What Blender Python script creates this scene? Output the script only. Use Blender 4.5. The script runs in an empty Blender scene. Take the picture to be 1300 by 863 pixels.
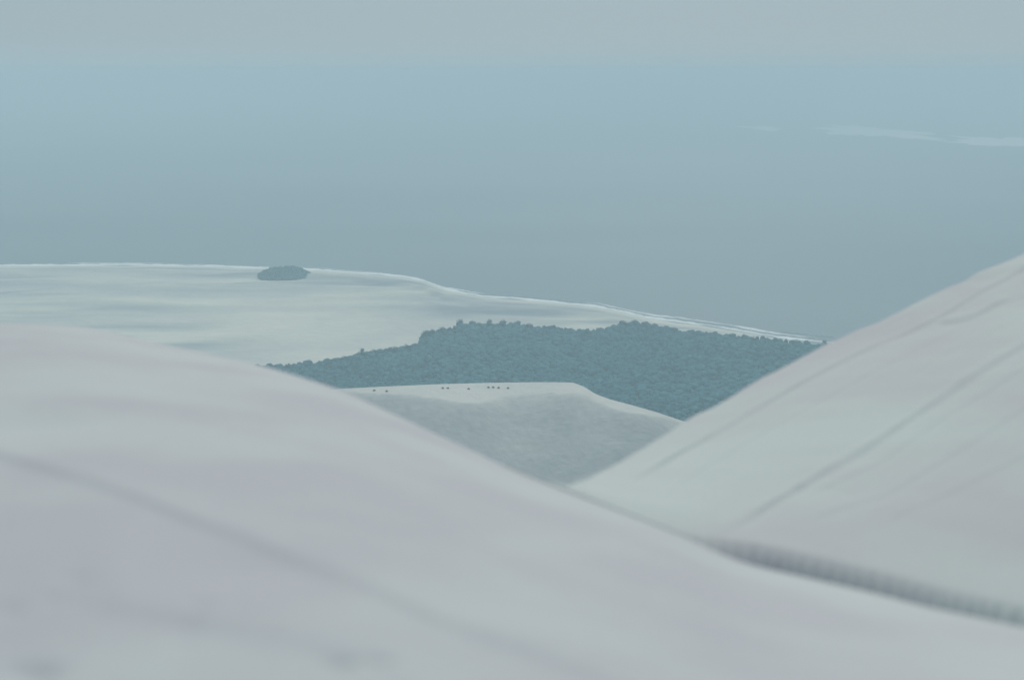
import bpy, math, random
import numpy as np
from mathutils import Vector

# ------------------------------------------------------------------ camera, sky, sun, exposure
EYE = 180.0                      # metres above the sea: the photographer sits on a high dune
F = 50.0/36.0*1300.0             # focal length in photo pixels (50 mm on 36 mm)
PITCH = math.radians(10.64)      # camera looks down by this much

scene = bpy.context.scene
C = scene.collection
cam_data = bpy.data.cameras.new('camera')
cam = bpy.data.objects.new('camera', cam_data)
C.objects.link(cam)
cam.location = (0, 0, EYE)
cam.rotation_euler = (math.radians(90)-PITCH, 0, 0)
cam_data.lens = 50; cam_data.sensor_width = 36
cam_data.clip_start = 0.1; cam_data.clip_end = 200000
cam_data.dof.use_dof = True
cam_data.dof.focus_distance = 900
cam_data.dof.aperture_fstop = 1.25
scene.camera = cam

SUN_EL = math.radians(44)
SUN_AZ = math.radians(8)        # clockwise from +Y (the view direction): beyond the dunes
world = bpy.data.worlds.new('World'); scene.world = world; world.use_nodes = True
nt = world.node_tree
bg = nt.nodes['Background']
sky = nt.nodes.new('ShaderNodeTexSky'); sky.sky_type = 'NISHITA'; sky.sun_disc = False
sky.sun_elevation = SUN_EL; sky.sun_rotation = SUN_AZ
sky.air_density = 1.0; sky.dust_density = 1.5; sky.ozone_density = 2.0; sky.altitude = 0
veil = nt.nodes.new('ShaderNodeMix'); veil.data_type = 'RGBA'      # thin even cloud veil over the blue
veil.inputs['Factor'].default_value = .94
veil.inputs[7].default_value = (2.1, 2.78, 3.2, 1)
nt.links.new(sky.outputs[0], veil.inputs[6]); nt.links.new(veil.outputs[2], bg.inputs[0]); bg.inputs[1].default_value = 0.15

sd = bpy.data.lights.new('sun', 'SUN'); sd.energy = 2.2; sd.angle = math.radians(4); sd.color = (1, .95, .88)
sun = bpy.data.objects.new('sun', sd); C.objects.link(sun)
sdir = Vector((math.sin(SUN_AZ)*math.cos(SUN_EL), math.cos(SUN_AZ)*math.cos(SUN_EL), math.sin(SUN_EL)))
sun.rotation_euler = sdir.to_track_quat('Z', 'Y').to_euler()

scene.view_settings.view_transform = 'Standard'
scene.view_settings.look = 'None'
scene.view_settings.gamma = 1
scene.view_settings.exposure = -0.03
scene.render.resolution_x = 1024; scene.render.resolution_y = 679
scene.cycles.volume_bounces = 2

HAZE_DENSITY = 0.00060
HAZE_COLOR = (0.69, 0.85, 0.91)

# ------------------------------------------------------------------ helpers
def az_t(px, py):
    """direction of a point of the photograph: azimuth and downward slope of the sight line"""
    px = np.asarray(px, float); py = np.asarray(py, float)
    x = (px-650)/F; u = (431.5-py)/F
    y = math.cos(PITCH) + u*math.sin(PITCH)
    z = -math.sin(PITCH) + u*math.cos(PITCH)
    return np.arctan2(x, y), -z/np.hypot(x, y)

def line(points):
    p = np.array(points, float)
    return az_t(p[:, 0], p[:, 1])

def smooth_interp(az, a, t, w=0.004):
    s = np.zeros_like(az)
    offs = np.linspace(-2, 2, 9)*w; k = np.exp(-(offs/w)**2/2); k /= k.sum()
    for o, q in zip(offs, k): s += q*np.interp(az+o, a, t)
    return s

rng = np.random.default_rng(7); random.seed(7)

def value_noise(x, y, scale, seed=0):
    x = np.asarray(x)/scale; y = np.asarray(y)/scale
    xi = np.floor(x).astype(np.int64); yi = np.floor(y).astype(np.int64)
    fx = x-xi; fy = y-yi; fx = fx*fx*(3-2*fx); fy = fy*fy*(3-2*fy)
    def h(a, b):
        n = (a*374761393 + b*668265263 + seed*982451653) & 0xffffffff
        n = ((n ^ (n >> 13))*1274126177) & 0xffffffff
        return ((n ^ (n >> 16)) & 0xffff)/65535.0*2-1
    return (h(xi, yi)*(1-fx)+h(xi+1, yi)*fx)*(1-fy)+(h(xi, yi+1)*(1-fx)+h(xi+1, yi+1)*fx)*fy

def fbm(x, y, scale, octaves=4, seed=0):
    s = 0; a = 1
    for i in range(octaves):
        s = s + a*value_noise(x, y, scale, seed+i); a *= .5; scale /= 2.03
    return s

def mesh_object(name, verts, faces, mat, smooth=True, parent=None):
    me = bpy.data.meshes.new(name)
    verts = np.asarray(verts, dtype=np.float32); faces = np.asarray(faces, dtype=np.int32)
    me.vertices.add(len(verts)); me.vertices.foreach_set('co', verts.ravel())
    n = faces.shape[1]
    me.loops.add(faces.size); me.loops.foreach_set('vertex_index', faces.ravel())
    me.polygons.add(len(faces))
    me.polygons.foreach_set('loop_start', np.arange(0, faces.size, n, dtype=np.int32))
    me.polygons.foreach_set('use_smooth', np.full(len(faces), smooth))
    me.update(calc_edges=True)
    me.materials.append(mat)
    o = bpy.data.objects.new(name, me); C.objects.link(o); o.parent = parent
    return o

def grid_faces(nr, nc):
    i = np.arange(nr-1)[:, None]; j = np.arange(nc-1)[None, :]
    a = (i*nc+j).ravel()
    return np.stack([a, a+nc, a+nc+1, a+1], 1)      # rows = range outwards, columns = azimuth to the right

def polar_sheet(name, az, r, z, mat, smooth=True):
    """az (nc,), r and z (nr, nc), z relative to the eye"""
    x = r*np.sin(az)[None, :]; y = r*np.cos(az)[None, :]
    v = np.stack([x, y, z+EYE], -1).reshape(-1, 3)
    f = grid_faces(*r.shape)[:, ::-1]
    return mesh_object(name, v, f, mat, smooth)

def set_attr(o, name, values):
    a = o.data.attributes.new(name, 'FLOAT', 'POINT')
    a.data.foreach_set('value', np.asarray(values, dtype=np.float32).ravel())

def tag(o, label=None, cat=None, group=None, kind=None):
    if label: o['label'] = label
    if cat: o['category'] = cat
    if group: o['group'] = group
    if kind: o['kind'] = kind
    return o

# ------------------------------------------------------------------ materials
def new_mat(name):
    m = bpy.data.materials.new(name); m.use_nodes = True
    n = m.node_tree; b = n.nodes['Principled BSDF']
    return m, n, b

def N(n, kind, **kw):
    x = n.nodes.new(kind)
    for k, v in kw.items(): setattr(x, k, v)
    return x

def sand_material(name, base, alt, tint_scale, grain_scale, grain, ripple=None, cover=None):
    m, n, b = new_mat(name); L = n.links.new
    b.inputs['Roughness'].default_value = .95
    b.inputs['Specular IOR Level'].default_value = .15
    geo = N(n, 'ShaderNodeNewGeometry')
    n1 = N(n, 'ShaderNodeTexNoise'); n1.inputs['Scale'].default_value = tint_scale
    n1.inputs['Detail'].default_value = 5; n1.inputs['Roughness'].default_value = .55
    L(geo.outputs['Position'], n1.inputs['Vector'])
    rmp = N(n, 'ShaderNodeValToRGB')
    rmp.color_ramp.elements[0].position = .38; rmp.color_ramp.elements[0].color = (*alt, 1)
    rmp.color_ramp.elements[1].position = .62; rmp.color_ramp.elements[1].color = (*base, 1)
    L(n1.outputs['Fac'], rmp.inputs['Fac'])
    g = N(n, 'ShaderNodeTexNoise'); g.inputs['Scale'].default_value = grain_scale
    g.inputs['Detail'].default_value = 3
    L(geo.outputs['Position'], g.inputs['Vector'])
    mul = N(n, 'ShaderNodeMix', data_type='RGBA', blend_type='MULTIPLY')
    mul.inputs['Factor'].default_value = 1
    gr = N(n, 'ShaderNodeMapRange'); gr.inputs[1].default_value = .3; gr.inputs[2].default_value = .7
    gr.inputs[3].default_value = 1-grain; gr.inputs[4].default_value = 1+grain*.3
    L(g.outputs['Fac'], gr.inputs[0]); L(rmp.outputs['Color'], mul.inputs[6]); L(gr.outputs[0], mul.inputs[7])
    out = mul.outputs[2]
    if cover:
        at = N(n, 'ShaderNodeAttribute'); at.attribute_name = 'cover'
        mx = N(n, 'ShaderNodeMix', data_type='RGBA')
        mx.inputs[7].default_value = (*cover, 1)
        L(out, mx.inputs[6]); L(at.outputs['Fac'], mx.inputs['Factor']); out = mx.outputs[2]
    L(out, b.inputs['Base Color'])
    bp = N(n, 'ShaderNodeBump'); bp.inputs['Strength'].default_value = .35
    bp.inputs['Distance'].default_value = .3/grain_scale
    L(g.outputs['Fac'], bp.inputs['Height'])
    last = bp
    if ripple:
        w = N(n, 'ShaderNodeTexWave'); w.inputs['Scale'].default_value = ripple[0]
        w.inputs['Distortion'].default_value = 6; w.inputs['Detail'].default_value = 2
        w.inputs['Detail Scale'].default_value = .6
        mp = N(n, 'ShaderNodeMapping'); mp.inputs['Rotation'].default_value = (0, 0, ripple[2])
        L(geo.outputs['Position'], mp.inputs[0]); L(mp.outputs[0], w.inputs['Vector'])
        b2 = N(n, 'ShaderNodeBump'); b2.inputs['Strength'].default_value = 1
        b2.inputs['Distance'].default_value = ripple[1]
        L(w.outputs['Fac'], b2.inputs['Height']); L(bp.outputs[0], b2.inputs['Normal']); last = b2
    L(last.outputs[0], b.inputs['Normal'])
    return m

NEAR = sand_material('near_sand', (.52, .545, .54), (.485, .484, .50), 1.3, 60, .05, ripple=(7, .0006, .5))
RIGHT = sand_material('right_sand', (.52, .565, .54), (.50, .50, .505), .6, 60, .05, ripple=(5, .0006, 1.1))
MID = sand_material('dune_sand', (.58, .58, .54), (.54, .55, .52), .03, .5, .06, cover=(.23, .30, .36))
PLAIN = sand_material('plain_sand', (.73, .69, .58), (.60, .58, .53), .008, .12, .06, cover=(.17, .24, .28))

def sea_material():
    m, n, b = new_mat('sea_water'); L = n.links.new
    b.inputs['Roughness'].default_value = .45
    b.inputs['IOR'].default_value = 1.33
    b.inputs['Specular IOR Level'].default_value = .3
    geo = N(n, 'ShaderNodeNewGeometry')
    mp = N(n, 'ShaderNodeMapping'); mp.inputs['Scale'].default_value = (1, 2.2, 1)
    L(geo.outputs['Position'], mp.inputs[0])
    n1 = N(n, 'ShaderNodeTexNoise'); n1.inputs['Scale'].default_value = .0012; n1.inputs['Detail'].default_value = 6
    L(mp.outputs[0], n1.inputs['Vector'])
    r = N(n, 'ShaderNodeValToRGB')
    r.color_ramp.elements[0].position = .35; r.color_ramp.elements[0].color = (.09, .15, .18, 1)
    r.color_ramp.elements[1].position = .7; r.color_ramp.elements[1].color = (.13, .20, .225, 1)
    L(n1.outputs['Fac'], r.inputs[0]); L(r.outputs[0], b.inputs['Base Color'])
    w = N(n, 'ShaderNodeTexNoise'); w.inputs['Scale'].default_value = .12; w.inputs['Detail'].default_value = 4
    L(mp.outputs[0], w.inputs['Vector'])
    bp = N(n, 'ShaderNodeBump'); bp.inputs['Strength'].default_value = .5; bp.inputs['Distance'].default_value = 1
    L(w.outputs['Fac'], bp.inputs['Height']); L(bp.outputs[0], b.inputs['Normal'])
    return m
SEA = sea_material()

def plain_mat(name, col, rough=.9, vary=0, scale=.3):
    m, n, b = new_mat(name); L = n.links.new
    b.inputs['Roughness'].default_value = rough; b.inputs['Specular IOR Level'].default_value = .1
    geo = N(n, 'ShaderNodeNewGeometry')
    t = N(n, 'ShaderNodeTexNoise'); t.inputs['Scale'].default_value = scale; t.inputs['Detail'].default_value = 4
    L(geo.outputs['Position'], t.inputs['Vector'])
    r = N(n, 'ShaderNodeValToRGB')
    r.color_ramp.elements[0].position = .35; r.color_ramp.elements[0].color = (*[c*(1-vary) for c in col], 1)
    r.color_ramp.elements[1].position = .65; r.color_ramp.elements[1].color = (*[c*(1+vary) for c in col], 1)
    L(t.outputs['Fac'], r.inputs[0]); L(r.outputs[0], b.inputs['Base Color'])
    return m
FOAM = plain_mat('surf_foam', (.90, .90, .86), .8, .06, .05)
BAR = plain_mat('sandbar_sand', (.95, .93, .88), .9, .03, .01)
BARK = plain_mat('bark', (.12, .10, .085), .9, .25, 3)
SHRUB = plain_mat('shrub_leaves', (.46, .40, .38), .9, .3, 1.5)

def leaf_material():
    m, n, b = new_mat('forest_leaves'); L = n.links.new
    b.inputs['Roughness'].default_value = .85; b.inputs['Specular IOR Level'].default_value = .15
    geo = N(n, 'ShaderNodeNewGeometry')
    t = N(n, 'ShaderNodeTexNoise'); t.inputs['Scale'].default_value = .035; t.inputs['Detail'].default_value = 9
    t.inputs['Roughness'].default_value = .7
    L(geo.outputs['Position'], t.inputs['Vector'])
    r = N(n, 'ShaderNodeValToRGB')
    r.color_ramp.elements[0].position = .32; r.color_ramp.elements[0].color = (.012, .115, .16, 1)
    r.color_ramp.elements[1].position = .68; r.color_ramp.elements[1].color = (.034, .20, .225, 1)
    L(t.outputs['Fac'], r.inputs[0]); L(r.outputs[0], b.inputs['Base Color'])
    return m
LEAF = leaf_material()

# ------------------------------------------------------------------ sea
s = 30000
sea = mesh_object('sea', [(-s, -s, 0), (s, -s, 0), (s, s, 0), (-s, s, 0)], [(0, 1, 2, 3)], SEA, False)
tag(sea, 'hazy blue grey sea reaching the horizon', 'sea', kind='structure')

# ------------------------------------------------------------------ coastal plain
COAST = [(-900, 352), (-300, 341), (0, 338), (100, 337), (200, 337.5), (300, 340), (400, 343), (480, 349), (515, 353), (535, 357),
         (565, 368), (620, 378), (700, 384), (760, 391), (830, 405), (900, 415), (960, 424), (1000, 431),
         (1060, 438.5), (1200, 455), (1400, 480), (1900, 530)]
ca, ct = line(COAST)
cr = EYE/ct
def coast_r(az):
    a = np.concatenate([[-math.pi, -1.9], ca, [1.9, math.pi]]); r = np.concatenate([[4000, 2600], cr, [1500, 4000]])
    w = .0015
    s = 0
    for o, q in ((-w, .25), (0, .5), (w, .25)): s = s+q*np.interp(az+o, a, r)
    return s
azp = np.unique(np.concatenate([np.linspace(-math.pi, -.45, 60), np.linspace(-.45, .45, 1300), np.linspace(.45, math.pi, 60)]))
cR = coast_r(azp) + 3*value_noise(azp*1300, azp*0, 25, 3)*(np.abs(azp) < .5)
u = np.concatenate([np.linspace(0.02, .5, 12, endpoint=False), np.linspace(.5, 1.012, 230)])
R = u[:, None]*cR[None, :]
X = R*np.sin(azp); Y = R*np.cos(azp)
dist = (cR[None, :]-R)
h = 2.4*(1-np.exp(-np.clip(dist, 0, None)/25)) + .5*fbm(X, Y, 60, 4, 5)*np.clip(dist/60, 0, 1)
h = h + 3.0*np.exp(-((dist-60)/14)**2)*(.7+.5*value_noise(X, Y, 70, 11))      # low foredune behind the beach
h = h + 2.2*np.exp(-((dist-115)/22)**2)*(.5+.8*value_noise(X, Y, 90, 21))
h = h + 1.2*np.clip((dist-150)/200, 0, 1)*fbm(X*.6, Y, 110, 3, 31)
h = np.where(dist < 0, dist*.35, np.maximum(h, .12))
plain = polar_sheet('ground', azp, R, h-EYE, PLAIN)
# sparse grass and damp hollows: (photo x, y, half width, half height, strength)
cov = np.zeros_like(R)
azg = np.broadcast_to(azp, R.shape); tg = EYE/R
PX = 650+F*np.tan(azg)*(math.cos(PITCH)+.1*math.sin(PITCH)); PY = 431.5+F*np.tan(np.arctan(tg*np.cos(azg))-PITCH)
nz = fbm(X*.35, Y, 45, 4, 41); nz2 = fbm(X*.2, Y, 25, 4, 51)
for (px, py, w, hh, st) in [(30, 350, 190, 9, .35), (60, 372, 200, 16, .55), (150, 398, 120, 10, .5), (245, 424, 75, 8, .38), (40, 402, 60, 6, .7),
                            (20, 344, 60, 1.5, .6), (180, 347, 160, 2.5, .4), (310, 353, 40, 3, .5), (400, 372, 90, 12, .25), (480, 365, 90, 9, .45),
                            (560, 378, 80, 6, .5), (640, 388, 90, 5, .55), (720, 396, 70, 5, .4), (780, 402, 60, 3.5, .4),
                            (560, 392, 60, 5, .3), (380, 355, 60, 5, .35), (250, 440, 90, 5, .3), (150, 385, 60, 5, .35)]:
    d = ((PX-px)/w)**2+((PY-py+nz*hh*.25)/hh)**2
    cov = np.maximum(cov, st*np.exp(-d*.9))
cov = np.maximum(cov, .38*np.clip((260-dist)/160, 0, 1)*(1+.5*nz))
cov = np.clip(cov*(1+.8*nz2)+.05*nz2, 0, .85)
cov *= np.clip((dist-14)/12, 0, 1)
set_attr(plain, 'cover', cov)
tag(plain, 'pale sandy coastal plain with thin grey grass', 'ground', kind='structure')

# surf: foam strips along the shore, each a low lumpy ridge of broken water
def foam_strip(a0, a1, off, width, hgt, seed, gaps=0):
    az = np.linspace(a0, a1, 900)
    base = coast_r(az) + off + 4*value_noise(az*1000, az*0, 30, seed)
    w = width*(.75+.5*value_noise(az*1000, az*0+5, 14, seed+1))
    if gaps: w = w*np.clip((value_noise(az*1000, az*0+9, 40, seed+2)+gaps)*3, 0.05, 1)
    env = np.clip((az-a0)/.01, 0.02, 1)*np.clip((a1-az)/.01, 0.02, 1); w = w*env
    v = np.linspace(-1, 1, 7)
    r = base[None, :]+v[:, None]*w[None, :]/2
    z = hgt*np.sqrt(np.clip(1-v**2, 0, 1))[:, None]*(.7+.4*value_noise(r*np.sin(az), r*np.cos(az), 5, seed+3))
    z = z+.06 - .5*(np.abs(v) > .99)[:, None]
    return az, r, z
def foam_all(name, strips):
    vs = []; fs = []; n = 0
    for az, r, z in strips:
        x = r*np.sin(az); y = r*np.cos(az)
        vs.append(np.stack([x, y, z], -1).reshape(-1, 3)); f = grid_faces(*r.shape)[:, ::-1]+n; fs.append(f); n += r.size
    return mesh_object(name, np.concatenate(vs), np.concatenate(fs), FOAM)
A = lambda px, py=400: float(az_t(px, py)[0])
surf = foam_all('surf', [foam_strip(A(-200), A(820), 3, 15, 1.2, 61), foam_strip(A(90), A(840), 14, 5, .8, 71, .2),
                         foam_strip(A(780), A(1200), 3, 10, .9, 81), foam_strip(A(740), A(1030), 16, 7, .9, 91, .6),
                         foam_strip(A(990), A(1060), 26, 5, .9, 101, .3)])
tag(surf, 'thin white line of surf along the shore', 'surf', kind='stuff')

# sandbars far out in the haze
def sandbar(px, py, w, hgt, seed, label):
    az, t = az_t(px, py); r0 = EYE/t; x0 = r0*math.sin(az); y0 = r0*math.cos(az)
    nr, na = 24, 160
    th = np.linspace(0, 2*math.pi, na); rr = np.linspace(0, 1, nr)
    out = 1+.5*fbm(np.cos(th)*3, np.sin(th)*3, 1, 4, seed)
    half_w = w*r0/F/2; half_d = hgt*r0*r0/(EYE*F)/2
    x = x0+rr[:, None]*half_w*np.cos(th)*out; y = y0+rr[:, None]*half_d*np.sin(th)*out
    z = 2.2*(1-rr[:, None]**2)*(1+.4*value_noise(x, y, 60, seed)) + 0*x - .25
    o = mesh_object('sandbar', np.stack([x, y, z], -1).reshape(-1, 3), grid_faces(nr, na)[:, ::-1], BAR)
    tag(o, label, 'sandbar', kind='structure')
sandbar(1105, 167, 115, 13, 3, 'faint pale sandbar far out at sea, left of the other bank')
sandbar(1290, 181, 120, 14, 9, 'faint pale sandbar at the right edge far out at sea')
sandbar(970, 163, 50, 5, 15, 'tiny faint sandbar farthest left in the sea')

# ------------------------------------------------------------------ middle dune with sunlit crest
mc = line([(150, 530), (330, 505), (430, 493.5), (500, 490), (560, 487.5), (640, 485.5), (700, 485), (728, 485.5), (742, 491), (756, 500), (775, 507), (800, 513.5),
           (830, 522), (872, 536), (960, 570), (1100, 620)])
mb = line([(150, 545), (330, 512), (430, 496), (470, 499.5), (520, 501), (550, 505), (590, 511), (615, 511), (640, 503), (670, 499.5), (700, 498), (716, 500), (728, 497), (742, 499.5),
           (762, 511), (785, 521), (815, 525), (845, 529), (860, 533), (874, 538.5), (960, 580), (1100, 640)])
az = np.linspace(float(mc[0][0]), float(mc[0][-1]), 700)
tc = smooth_interp(az, *mc, .0012); tb = np.maximum(smooth_interp(az, *mb, .004), tc+.0012)
rc = 385 + 14*value_noise(az*100, az*0, 9, 4) + np.interp(az, [-.3, .05, .2], [15, 0, -25])
zc = -rc*tc
flat = .015
rb = (-zc+flat*rc)/(tb+flat)*1.0                # brink: the flat top dips slightly towards the viewer
zb = -rb*tb
def blur(a, n):
    kk = np.hanning(2*n+1); kk /= kk.sum(); p = np.pad(a, n, mode='edge'); return np.convolve(p, kk, 'valid')
rbs = blur(rb, 90); zbs = blur(zb, 90)
rows_r = []; rows_z = []
for v in np.linspace(0, 1, 90):                 # face, from the foot up to the brink
    d = 150*(1-v)**1.3
    e = math.exp(-d/12)
    rbe = rb*e+rbs*(1-e); zbe = zb*e+zbs*(1-e)
    rr = rbe-d
    zz = zbe - .015*d - .47*(np.sqrt(d*d+20)-4.47)
    X = rr*np.sin(az); Y = rr*np.cos(az)
    fade = np.clip(d/15, 0, 1)
    zz = zz + fade*(1.2*fbm(X*.5, Y, 38, 4, 77) + .5*value_noise(X, Y, 9, 78)*.5)
    dx = X-float(np.interp(0, [0, 1], [13, 0])); 
    rows_r.append(rr); rows_z.append(zz)
for v in np.linspace(.04, 1, 24):               # top, brink to crest
    rr = rb+(rc-rb)*v; zz = zb+(zc-zb)*v + .06*np.sin(v*math.pi)*value_noise(rr*np.sin(az), rr*np.cos(az), 6, 8)
    rows_r.append(rr); rows_z.append(zz)
for d in (1, 3, 8, 20, 50, 100, 150, 200):      # lee side down to the plain
    rows_r.append(rc+d); rows_z.append(zc-d*.6)
MR = np.array(rows_r); MZ = np.array(rows_z)
# a flatter shoulder half way down the face, catching the sun
la, lt = az_t(685, 566)
lr = np.interp(0, [0, 1], [0, 1])
tt = -MZ/MR
sh = np.exp(-((az[None, :]-la)/.022)**2-((tt-lt)/.006)**2)
MZ = MZ - .3*((tt-lt)/.006)*sh
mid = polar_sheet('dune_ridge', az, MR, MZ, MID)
# thin grey ground cover also painting the face's shade, ragged edge below the crest
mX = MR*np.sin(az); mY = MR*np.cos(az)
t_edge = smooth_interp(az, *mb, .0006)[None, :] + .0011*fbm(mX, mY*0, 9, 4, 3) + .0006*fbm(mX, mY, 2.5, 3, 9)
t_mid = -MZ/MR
mcov_shade = np.clip((t_mid-t_edge)/.0007, 0, 1)*(.20+.10*fbm(mX*.5, mY, 14, 4, 12)+.10*value_noise(mX, mY, 1.5, 14))
sun_patch = np.exp(-((az[None, :]-la)/.028)**2-((t_mid-lt-.002*fbm(mX*.4, mY, 8, 3, 19))/.006)**2)  # cover thinned here to paint the sunlit shoulder brighter
mcov_shade = mcov_shade*.85*(1-.95*np.clip(sun_patch*1.8-.3, 0, 1)); mcov_shade[np.arange(len(MR)) > 113] = 0
set_attr(mid, 'cover', np.clip(mcov_shade, 0, .8))
tag(mid, 'sand dune ridge with bright crest in front of the forest', 'dune', kind='structure')

# ------------------------------------------------------------------ near dune (the one the photographer sits on)
HN = 0.9
ne = line([(-1500, 430), (-400, 420), (0, 411), (60, 411), (120, 416), (200, 436), (330, 463), (430, 493), (560, 553), (660, 600),
           (740, 630), (880, 684), (910, 701), (950, 716), (1050, 739), (1180, 771), (1300, 797), (1700, 886)])
def te_of(az):
    a = np.concatenate([[-math.pi, -1.3], ne[0], [1.3, math.pi]]); t = np.concatenate([[.3, .22], ne[1], [.42, .3]])
    return smooth_interp(az, a, t, .012)
azn = np.unique(np.concatenate([np.linspace(-math.pi, -.42, 120), np.linspace(-.42, .42, 800), np.linspace(.42, math.pi, 120)]))
te = te_of(azn)
k = te**2/(4*HN)
rn = np.concatenate([np.linspace(.05, 1.5, 12, endpoint=False), np.geomspace(1.5, 12, 420, endpoint=False), np.geomspace(12, 300, 120)])
def near_z(r, k):
    rl = .31/k
    return -HN - np.where(r < rl, k*r*r, k*rl*rl+.62*(r-rl))
RN = np.broadcast_to(rn[:, None], (len(rn), len(azn)))
ZN = near_z(RN, k[None, :])
def r_on_near(az, t):
    e = te_of(az); t = np.maximum(t, e*1.0005)
    return 2*HN*(t-np.sqrt(t*t-e*e))/e**2
def crease(points, amp, wid, fade=.03):
    global ZN
    a, t = line(points)
    tcol = smooth_interp(azn, a, t, .004); rcz = r_on_near(azn, tcol)
    env = np.clip((azn-a[0])/fade, 0, 1)*np.clip((a[-1]-azn)/fade, 0, 1)
    wob = wid*(1+.25*value_noise(azn*100, azn*0, 6, 2))
    q = (RN-rcz[None, :])/wob[None, :]
    ZN = ZN + amp*env[None, :]*(.5+.5*np.tanh(q))*np.exp(-np.clip(q, 0, None)/7)
crease([(-120, 545), (0, 580), (120, 615), (220, 652), (330, 694), (450, 742), (560, 790), (700, 838), (800, 880), (1000, 960)], .014, .036)
crease([(100, 770), (240, 790), (360, 812), (440, 832), (540, 880)], .012, .05)
crease([(900, 790), (1050, 830), (1200, 880)], .004, .06, .02)
XN = RN*np.sin(azn); YN = RN*np.cos(azn)
w = np.clip(RN/2, 0, 1)*np.clip((12-RN)/6, 0, 1)
ZN = ZN + w*(.010*fbm(XN, YN, 1.6, 3, 13)+.0012*value_noise(XN*1.5, YN, .2, 17))
for (px, py, d, s) in [(430, 845, .02, .026), (485, 846, .018, .026), (30, 852, .02, .04), (55, 857, .02, .03), (95, 735, .010, .03), (65, 760, .010, .03), (242, 797, .010, .03), (255, 776, .010, .025), (230, 815, .010, .025),
                       (22, 530, .05, .32), (320, 720, .014, .14), (12, 775, .014, .03)]:
    a, t = az_t(px, py); r0 = float(r_on_near(np.array([float(a)]), np.array([float(t)]))[0])
    x0 = r0*math.sin(a); y0 = r0*math.cos(a)
    ZN = ZN - .55*d*np.exp(-((XN-x0)**2+(YN-y0)**2)/s**2)
near = polar_sheet('near_dune', azn, RN, ZN, NEAR)
tag(near, 'smooth pale sand dune filling the lower left foreground', 'dune', kind='structure')

# ------------------------------------------------------------------ right dune
rcst = line([(640, 668), (690, 640), (740, 612), (800, 580), (870, 536), (960, 485), (1050, 438), (1085, 421), (1120, 408), (1150, 393), (1200, 366), (1300, 321),
             (1400, 285), (1600, 240), (2300, 235)])
rsc = line([(640, 588), (740, 629), (870, 679), (885, 679), (960, 687), (1100, 718), (1200, 744), (1300, 765), (1700, 860)])
azr = np.unique(np.concatenate([np.linspace(float(rcst[0][0]), .40, 1100), np.linspace(.40, 1.5, 140)]))
te = te_of(azr); k = te**2/(4*HN); re = 2*HN/te
t1 = smooth_interp(azr, *rcst, .003); ts = smooth_interp(azr, *rsc, .004)
fall = np.clip((azr-az_t(740, 600)[0])/(az_t(1300, 500)[0]-az_t(740, 600)[0]), 0, 3)
rs = re + np.interp(azr, [float(az_t(740, 600)[0]), float(az_t(900, 600)[0])], [.03, .45])
ts = np.minimum(ts, te-.00012)
ts = ts
zs = -rs*ts
r1 = rs + .5 + 8.5*fall**.8
r1 = np.minimum(r1, 22)
t1s = smooth_interp(azr, *rcst, .02)
z1 = -r1*t1s; 
rs_s = smooth_interp(azr, azr, rs, .03); zs_s = smooth_interp(azr, azr, zs, .03)
crest_bump = -r1*(t1-t1s) + .012*value_noise(azr*100, azr*0, 3.1, 5) + .006*value_noise(azr*100, azr*0, 1.1, 6)
m0 = (z1-zs)/(r1-rs); zs_k = zs.copy()
m = m0; ms = (z1-zs_s)/(r1-rs_s)
rows_r = []; rows_z = []
H_sc = np.maximum(te*rs - rs*ts, 0)             # height of the little scarp that shows
sch = np.clip(H_sc/.05, 0, 1)
phase = azr*rs/.047*2*math.pi
flute = .5+.5*np.sin(phase+2.2*value_noise(azr*100, azr*0, 2.3, 15))
for v in np.linspace(0, 1, 30):                 # scarp with ripple flutes, foot to brink
    foot_r = rs-.165*sch-.005; foot_z = near_z(rs, k)-.03
    rr = foot_r+(rs-foot_r)*v**1.2
    zz = foot_z+(zs-foot_z)*(1-(1-v)**1.6)
    amp = .020*np.sin(min(v*1.15, 1)*math.pi)**.7*sch*(.8+.4*value_noise(azr*100, azr*0, 3, 19))*.9
    rows_r.append(rr-amp*flute); rows_z.append(zz)
for v in np.concatenate([np.geomspace(.002, .1, 24, endpoint=False), np.linspace(.1, 1, 180)]):
    rr = rs+(r1-rs)*v; base = zs_s+ms*(rr-rs_s)
    zz = base + (zs-(zs_s+ms*(rs-rs_s)))*np.exp(-(rr-rs)/.35)*(1-v)**2 + crest_bump*v**6
    X = rr*np.sin(azr); Y = rr*np.cos(azr)
    fade = min(1, v*8)*min(1, (1-v)*12+.15)
    zz = zz + fade*(.018*fbm(X+Y*.8, Y, 2.2, 3, 23)+.002*value_noise(X*1.3, Y, .3, 29))
    rows_r.append(rr); rows_z.append(zz)
nr_face = len(rows_r)
for d in (.15, .4, 1, 2.5, 6, 15, 40, 100, 200):
    rows_r.append(r1+d); rows_z.append(z1+crest_bump-d*.62-.02*min(1, d))
RR = np.array(rows_r); RZ = np.array(rows_z)
def rcrease(points, amp, wid, fade=.03):
    global RZ
    a, t = line(points); tcol = smooth_interp(azr, a, t, .004)
    rcz = (m*rs-zs)/(tcol+m)
    env = np.clip((azr-a[0])/fade, 0, 1)*np.clip((a[-1]-azr)/fade, 0, 1)
    q = (RR-rcz[None, :])/(wid*rcz/8*(1+.3*value_noise(azr*100, azr*0, 4, 33)))[None, :]
    RZ = RZ+amp*env[None, :]*q*np.exp(-q*q)*(np.arange(len(RR)) < nr_face)[:, None]*(np.arange(len(RR)) > 34)[:, None]
rcrease([(790, 618), (870, 572), (960, 519), (1050, 470), (1110, 438), (1190, 402), (1240, 372), (1300, 340), (1500, 270)], .022, .10)
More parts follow.
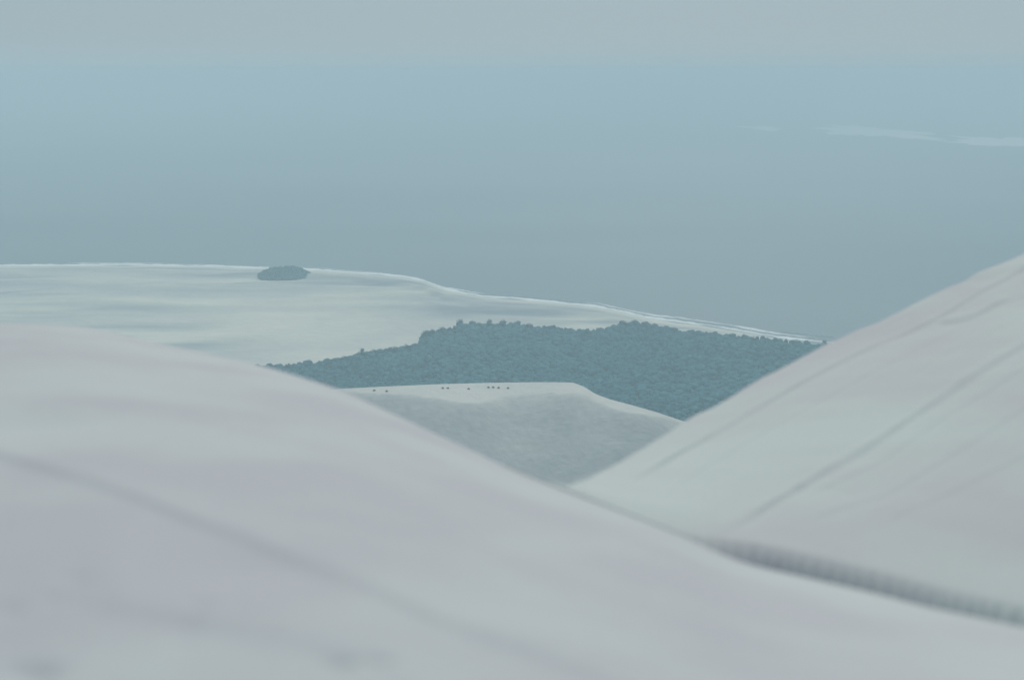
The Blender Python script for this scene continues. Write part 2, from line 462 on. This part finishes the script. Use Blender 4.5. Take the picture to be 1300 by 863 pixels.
rcrease([(900, 683), (940, 664), (1010, 622), (1100, 570), (1180, 515), (1300, 440), (1500, 340)], .022, .13)
rcrease([(1185, 408), (1225, 402), (1245, 395), (1265, 382), (1290, 375)], .03, .10, .008)
rcrease([(830, 640), (960, 552), (1080, 488), (1200, 425), (1300, 372), (1500, 300)], .008, .06)
rcrease([(1000, 640), (1110, 592), (1200, 530), (1300, 470), (1500, 380)], .008, .07)
rcrease([(980, 675), (1120, 632), (1240, 560), (1300, 520), (1500, 430)], .007, .09)
rcrease([(1060, 690), (1180, 640), (1300, 580), (1500, 500)], .006, .08)
rcrease([(1120, 500), (1200, 450), (1300, 400), (1500, 300)], .006, .12)
rcrease([(980, 630), (1010, 618), (1060, 618), (1095, 628)], .006, .10, .012)
rcrease([(1150, 350), (1240, 352), (1300, 338), (1400, 320)], .02, .15, .02)
right = polar_sheet('right_dune', azr, RR, RZ, RIGHT)
tag(right, 'smooth pale sand dune rising to the right with a rippled shaded hollow at its foot', 'dune', kind='structure')

# ------------------------------------------------------------------ vegetation
import bmesh
def ico(sub):
    bm = bmesh.new(); bmesh.ops.create_icosphere(bm, subdivisions=sub, radius=1)
    v = np.array([x.co[:] for x in bm.verts]); f = np.array([[x.index for x in p.verts] for p in bm.faces]); bm.free()
    return v, f
ICO_V, ICO_F = ico(2)
def lumpy(seed):
    g = np.random.default_rng(seed)
    d = np.ones(len(ICO_V))
    for _ in range(9):
        c = g.normal(size=3); c /= np.linalg.norm(c)
        d += g.uniform(.05, .28)*np.exp(-(1-ICO_V@c)*7)
    d += g.uniform(-.13, .13, len(ICO_V))
    return ICO_V*d[:, None]*.88
LUMPS = [lumpy(i) for i in range(14)]

def crowns(name, pts, radii, heights, mat, parent=None):
    """one mesh of many crowns standing at pts (x, y, ground z)"""
    n = len(pts); nv = len(ICO_V)
    V = np.empty((n, nv, 3), np.float32)
    for i in range(n):
        a = rng.uniform(0, 6.28); ca_, sa_ = math.cos(a), math.sin(a)
        L = LUMPS[rng.integers(len(LUMPS))]; r = radii[i]; hh = heights[i]
        V[i, :, 0] = pts[i][0]+r*(L[:, 0]*ca_-L[:, 1]*sa_)
        V[i, :, 1] = pts[i][1]+r*(L[:, 0]*sa_+L[:, 1]*ca_)
        V[i, :, 2] = pts[i][2]+hh*.5+hh*.5*L[:, 2]
    Fc = (ICO_F[None]+(np.arange(n)*nv)[:, None, None]).reshape(-1, 3)
    return mesh_object(name, V.reshape(-1, 3), Fc, mat, False, parent)

def ground_xy(px, py, hgt=0):
    a, t = az_t(px, py); r = (EYE-hgt)/t
    return r*np.sin(a), r*np.cos(a)

def inside(x, y, poly):
    c = np.zeros(len(x), bool); n = len(poly)
    for i in range(n):
        x1, y1 = poly[i]; x2, y2 = poly[(i+1) % n]
        cond = ((y1 > y) != (y2 > y)) & (x < (x2-x1)*(y-y1)/(y2-y1+1e-9)+x1)
        c ^= cond
    return c

TH = 6.0     # canopy height used when placing the far edge
EDGE = [(285, 466), (330, 463.5), (365, 462), (400, 460), (430, 456), (452, 450), (470, 447), (500, 442), (520, 439), (534, 434), (536, 423), (560, 418), (581, 413),
        (583, 409), (610, 409), (640, 410), (660, 411), (690, 414), (720, 419), (745, 421), (768, 417), (786, 411), (800, 409), (830, 412), (850, 417),
        (870, 420), (900, 423), (930, 425.5), (960, 429), (1000, 433), (1048, 439), (1110, 452)]
NEARE = [(1150, 620), (900, 620), (700, 590), (430, 540), (300, 500)]
poly = [tuple(map(float, ground_xy(x, y, TH))) for x, y in EDGE] + [tuple(map(float, ground_xy(x, y, TH))) for x, y in NEARE]
P = np.array(poly)
step = 3.3
gx, gy = np.meshgrid(np.arange(P[:, 0].min(), P[:, 0].max(), step), np.arange(P[:, 1].min(), P[:, 1].max(), step))
gx = gx.ravel()+rng.uniform(-1.4, 1.4, gx.size); gy = gy.ravel()+rng.uniform(-1.4, 1.4, gy.size)
ok = inside(gx, gy, poly); gx, gy = gx[ok], gy[ok]
hv = TH*(.86+.16*fbm(gx, gy, 40, 3, 61)+rng.uniform(-.2, .2, len(gx)))
rv = 2.3*(1+rng.uniform(-.3, .45, len(gx)))
forest = crowns('forest', np.stack([gx, gy, np.full(len(gx), 1.5)], 1), rv, hv, LEAF)
tag(forest, 'dark blue green forest between the dunes and the beach', 'forest', kind='stuff')
print('forest crowns', len(gx))

# small oval grove near the beach
cx, cy = ground_xy(361, 354.5)
gp = []
while len(gp) < 620:
    a = random.uniform(0, 2*math.pi); q = math.sqrt(random.random())
    ex = 22.5*(1+.02*math.sin(3*a+1)+.03*math.sin(7*a)); ey = 26*(1+.05*math.sin(2*a))
    gp.append((float(cx)+q*ex*math.cos(a), float(cy)+q*ey*math.sin(a), 1.5, q))
gh = np.array([9.2-6.0*p[3]**3+random.uniform(-.4, .4)+.3*math.sin(p[0]*.25) for p in gp])
grove = crowns('grove', np.array([p[:3] for p in gp]), np.array([2.0+random.uniform(-.3, .5) for _ in gp]), gh, LEAF)
tag(grove, 'small dark oval grove alone on the pale plain near the surf', 'grove', kind='stuff')

# single trees standing up from the forest edge
def leaf_crown(seed, r, hgt, base):
    g = np.random.default_rng(seed); V = []; Fs = []; n = 0
    for i in range(7):
        a = g.uniform(0, 6.28); q = r*.55*math.sqrt(g.random()); br = r*g.uniform(.42, .62)
        c = np.array([q*math.cos(a), q*math.sin(a), base+(hgt-base)*g.uniform(.35, .8)])
        V.append(c+LUMPS[g.integers(14)]*np.array([br, br, br*.8])); Fs.append(ICO_F+n); n += len(ICO_V)
    k = 220                                             # loose leaf clumps round the outside
    d = g.normal(size=(k, 3)); d /= np.linalg.norm(d, axis=1)[:, None]
    c = d*g.uniform(.75, 1.12, (k, 1))*np.array([r, r, (hgt-base)*.5])+np.array([0, 0, base+(hgt-base)*.55])
    for j in range(k):
        V.append(c[j]+g.normal(size=(3, 3)  )*min(.22, r*.3)); Fs.append(np.array([[n, n+1, n+2]])); n += 3
    return np.concatenate(V), np.concatenate(Fs)
def trunk_mesh(hgt, r0=.16):
    V = []; Fs = []; n = 0
    def tube(p, q, a, b):
        nonlocal n
        p = np.array(p, float); q = np.array(q, float); d = (q-p)/np.linalg.norm(q-p)
        u_ = np.cross(d, [0.3, 1, .1]); u_ /= np.linalg.norm(u_); w_ = np.cross(d, u_)
        for c, rad in ((p, a), (q, b)):
            for i in range(8):
                th = i*math.pi/4; V.append(c+rad*(u_*math.cos(th)+w_*math.sin(th)))
        for i in range(8): Fs.append((n+i, n+(i+1) % 8, n+8+(i+1) % 8, n+8+i))
        n += 16
    tube((0, 0, -.3), (.1, 0, hgt*.45), r0*1.3, r0*.8)
    tube((.1, 0, hgt*.45), (-.1, .1, hgt*.85), r0*.8, r0*.3)
    for i in range(4):
        a = i*1.6; tube((.1, 0, hgt*(.36+.06*i)), (1.1*math.cos(a), 1.1*math.sin(a), hgt*(.6+.06*i)), r0*.5, r0*.15)
    return V, Fs
protos = []
def make_tree(seed, r, hgt):
    root = bpy.data.objects.new('tree', None); C.objects.link(root)
    v, f = trunk_mesh(hgt); mesh_object('trunk', v, f, BARK, True, root)
    v, f = leaf_crown(seed, r, hgt, hgt*.28); mesh_object('crown', v, f, LEAF, False, root)
    return root
def copy_tree(o):
    c = o.copy(); C.objects.link(c)
    for ch in o.children:
        d = ch.copy(); C.objects.link(d); d.parent = c
    return c
used = {}
GL = 'low dark trees along the thin left part of the forest edge'
GM = 'dark trees along the top edge of the middle of the forest'
GR = 'dark trees on the right part of the forest edge just below the surf'
LL = 'small dark tree on the thin tapering left part of the forest edge'
LM = 'small dark tree on the forest top edge between the step and sandy notch'
LR = 'small dark tree on the forest edge right of the notch, below the surf'
TREES = [(415, 457, 0, LL, GL), (437, 452, 1, LL, GL), (459, 442, 2, 'tallest dark tree sticking up from the tapering left part of the forest edge', GL), (474, 444, 0, LL, GL), (500, 440, 1, LL, GL), (515, 437, 2, LL, GL),
         (538, 420, 2, 'dark tree at the corner of the abrupt step in the forest edge', GM), (549, 418.5, 0, LM, GM), (561, 415, 1, LM, GM),
         (584, 405.5, 1, 'dark tree at the small second step where the forest edge turns level', GM), (600, 407.5, 0, LM, GM), (621, 405, 2, LM, GM), (638, 406.5, 1, LM, GM),
         (657, 407.5, 0, LM, GM), (672, 410.5, 1, LM, GM), (725, 417, 0, LM, GM), (744, 418.5, 2, LM, GM),
         (791, 407, 1, LR, GR), (805, 406.5, 0, LR, GR), (818, 408.5, 2, LR, GR), (856, 416, 1, LR, GR), (930, 423.5, 0, LR, GR), (957, 427, 2, LR, GR),
         (1011, 431.5, 1, LR, GR), (1024, 432.5, 0, LR, GR), (1047, 431.5, 2, 'dark tree at the far right tip of the forest, against the sea', GR)]
SPEC = [(2.3, 6.4), (2.6, 7.4), (2.0, 8.4)]
for i, (px, py, kd, lab, grp) in enumerate(TREES):
    if kd not in used:
        used[kd] = o = make_tree(100+kd, *SPEC[kd])
    else: o = copy_tree(used[kd])
    x, y = ground_xy(px, py, SPEC[kd][1]+1.5)
    o.location = (float(x), float(y), 1.5); o.rotation_euler.z = rng.uniform(0, 6.28)
    o['label'] = lab; o['category'] = 'tree'; o['group'] = grp

# shrubs in a row on the bright dune crest
def shrub(seed):
    root = bpy.data.objects.new('shrub', None); C.objects.link(root)
    v, f = leaf_crown(seed, .27, .36, 0); mesh_object('foliage', v, f, SHRUB, False, root)
    v, f = trunk_mesh(.26, .03); mesh_object('stem', np.array(v)*np.array([.4, .4, 1]), f, BARK, True, root)
    return root
SP = None
for (px, py) in [(475, 496), (491, 497), (562, 493), (568.5, 493), (595, 494), (620, 492), (626, 492), (633, 492.5), (645, 493)]:
    a, t = az_t(px, py); a = float(a); t = float(t)
    j = int(np.argmin(abs(az-a)))
    # where the sight line meets the flat top
    mm = (zc[j]-zb[j])/(rc[j]-rb[j]); r = (mm*rb[j]-zb[j])/(t+mm); r = min(max(r, rb[j]), rc[j]-.5)
    z = zb[j]+mm*(r-rb[j])+EYE
    if SP is None: SP = o = shrub(300)
    else: o = copy_tree(SP)
    o.location = (r*math.sin(a), r*math.cos(a), z-.08); o.rotation_euler.z = rng.uniform(0, 6.28)
    tag(o, 'tiny reddish shrub on the sunlit crest of the dune ridge in front of the forest', 'shrub', 'shrubs in a row on the dune crest')

# ------------------------------------------------------------------ haze: one closed box of even air
B = 31000; z0, z1_ = -1.2, EYE+15
hv_ = [(-B, -B, z0), (B, -B, z0), (B, B, z0), (-B, B, z0), (-B, -B, z1_), (B, -B, z1_), (B, B, z1_), (-B, B, z1_)]
hf = [(0, 3, 2, 1), (4, 5, 6, 7), (0, 1, 5, 4), (1, 2, 6, 5), (2, 3, 7, 6), (3, 0, 4, 7)]
hm = bpy.data.materials.new('haze_air'); hm.use_nodes = True
for nd in list(hm.node_tree.nodes):
    if nd.type == 'BSDF_PRINCIPLED': hm.node_tree.nodes.remove(nd)
pv = hm.node_tree.nodes.new('ShaderNodeVolumePrincipled')
pv.inputs['Color'].default_value = (*HAZE_COLOR, 1); pv.inputs['Density'].default_value = HAZE_DENSITY
pv.inputs['Anisotropy'].default_value = 0.1
hm.node_tree.links.new(pv.outputs[0], [x for x in hm.node_tree.nodes if x.type == 'OUTPUT_MATERIAL'][0].inputs['Volume'])
haze = mesh_object('haze', hv_, hf, hm, False)
tag(haze, 'pale blue coastal haze in the air', 'haze', kind='stuff')
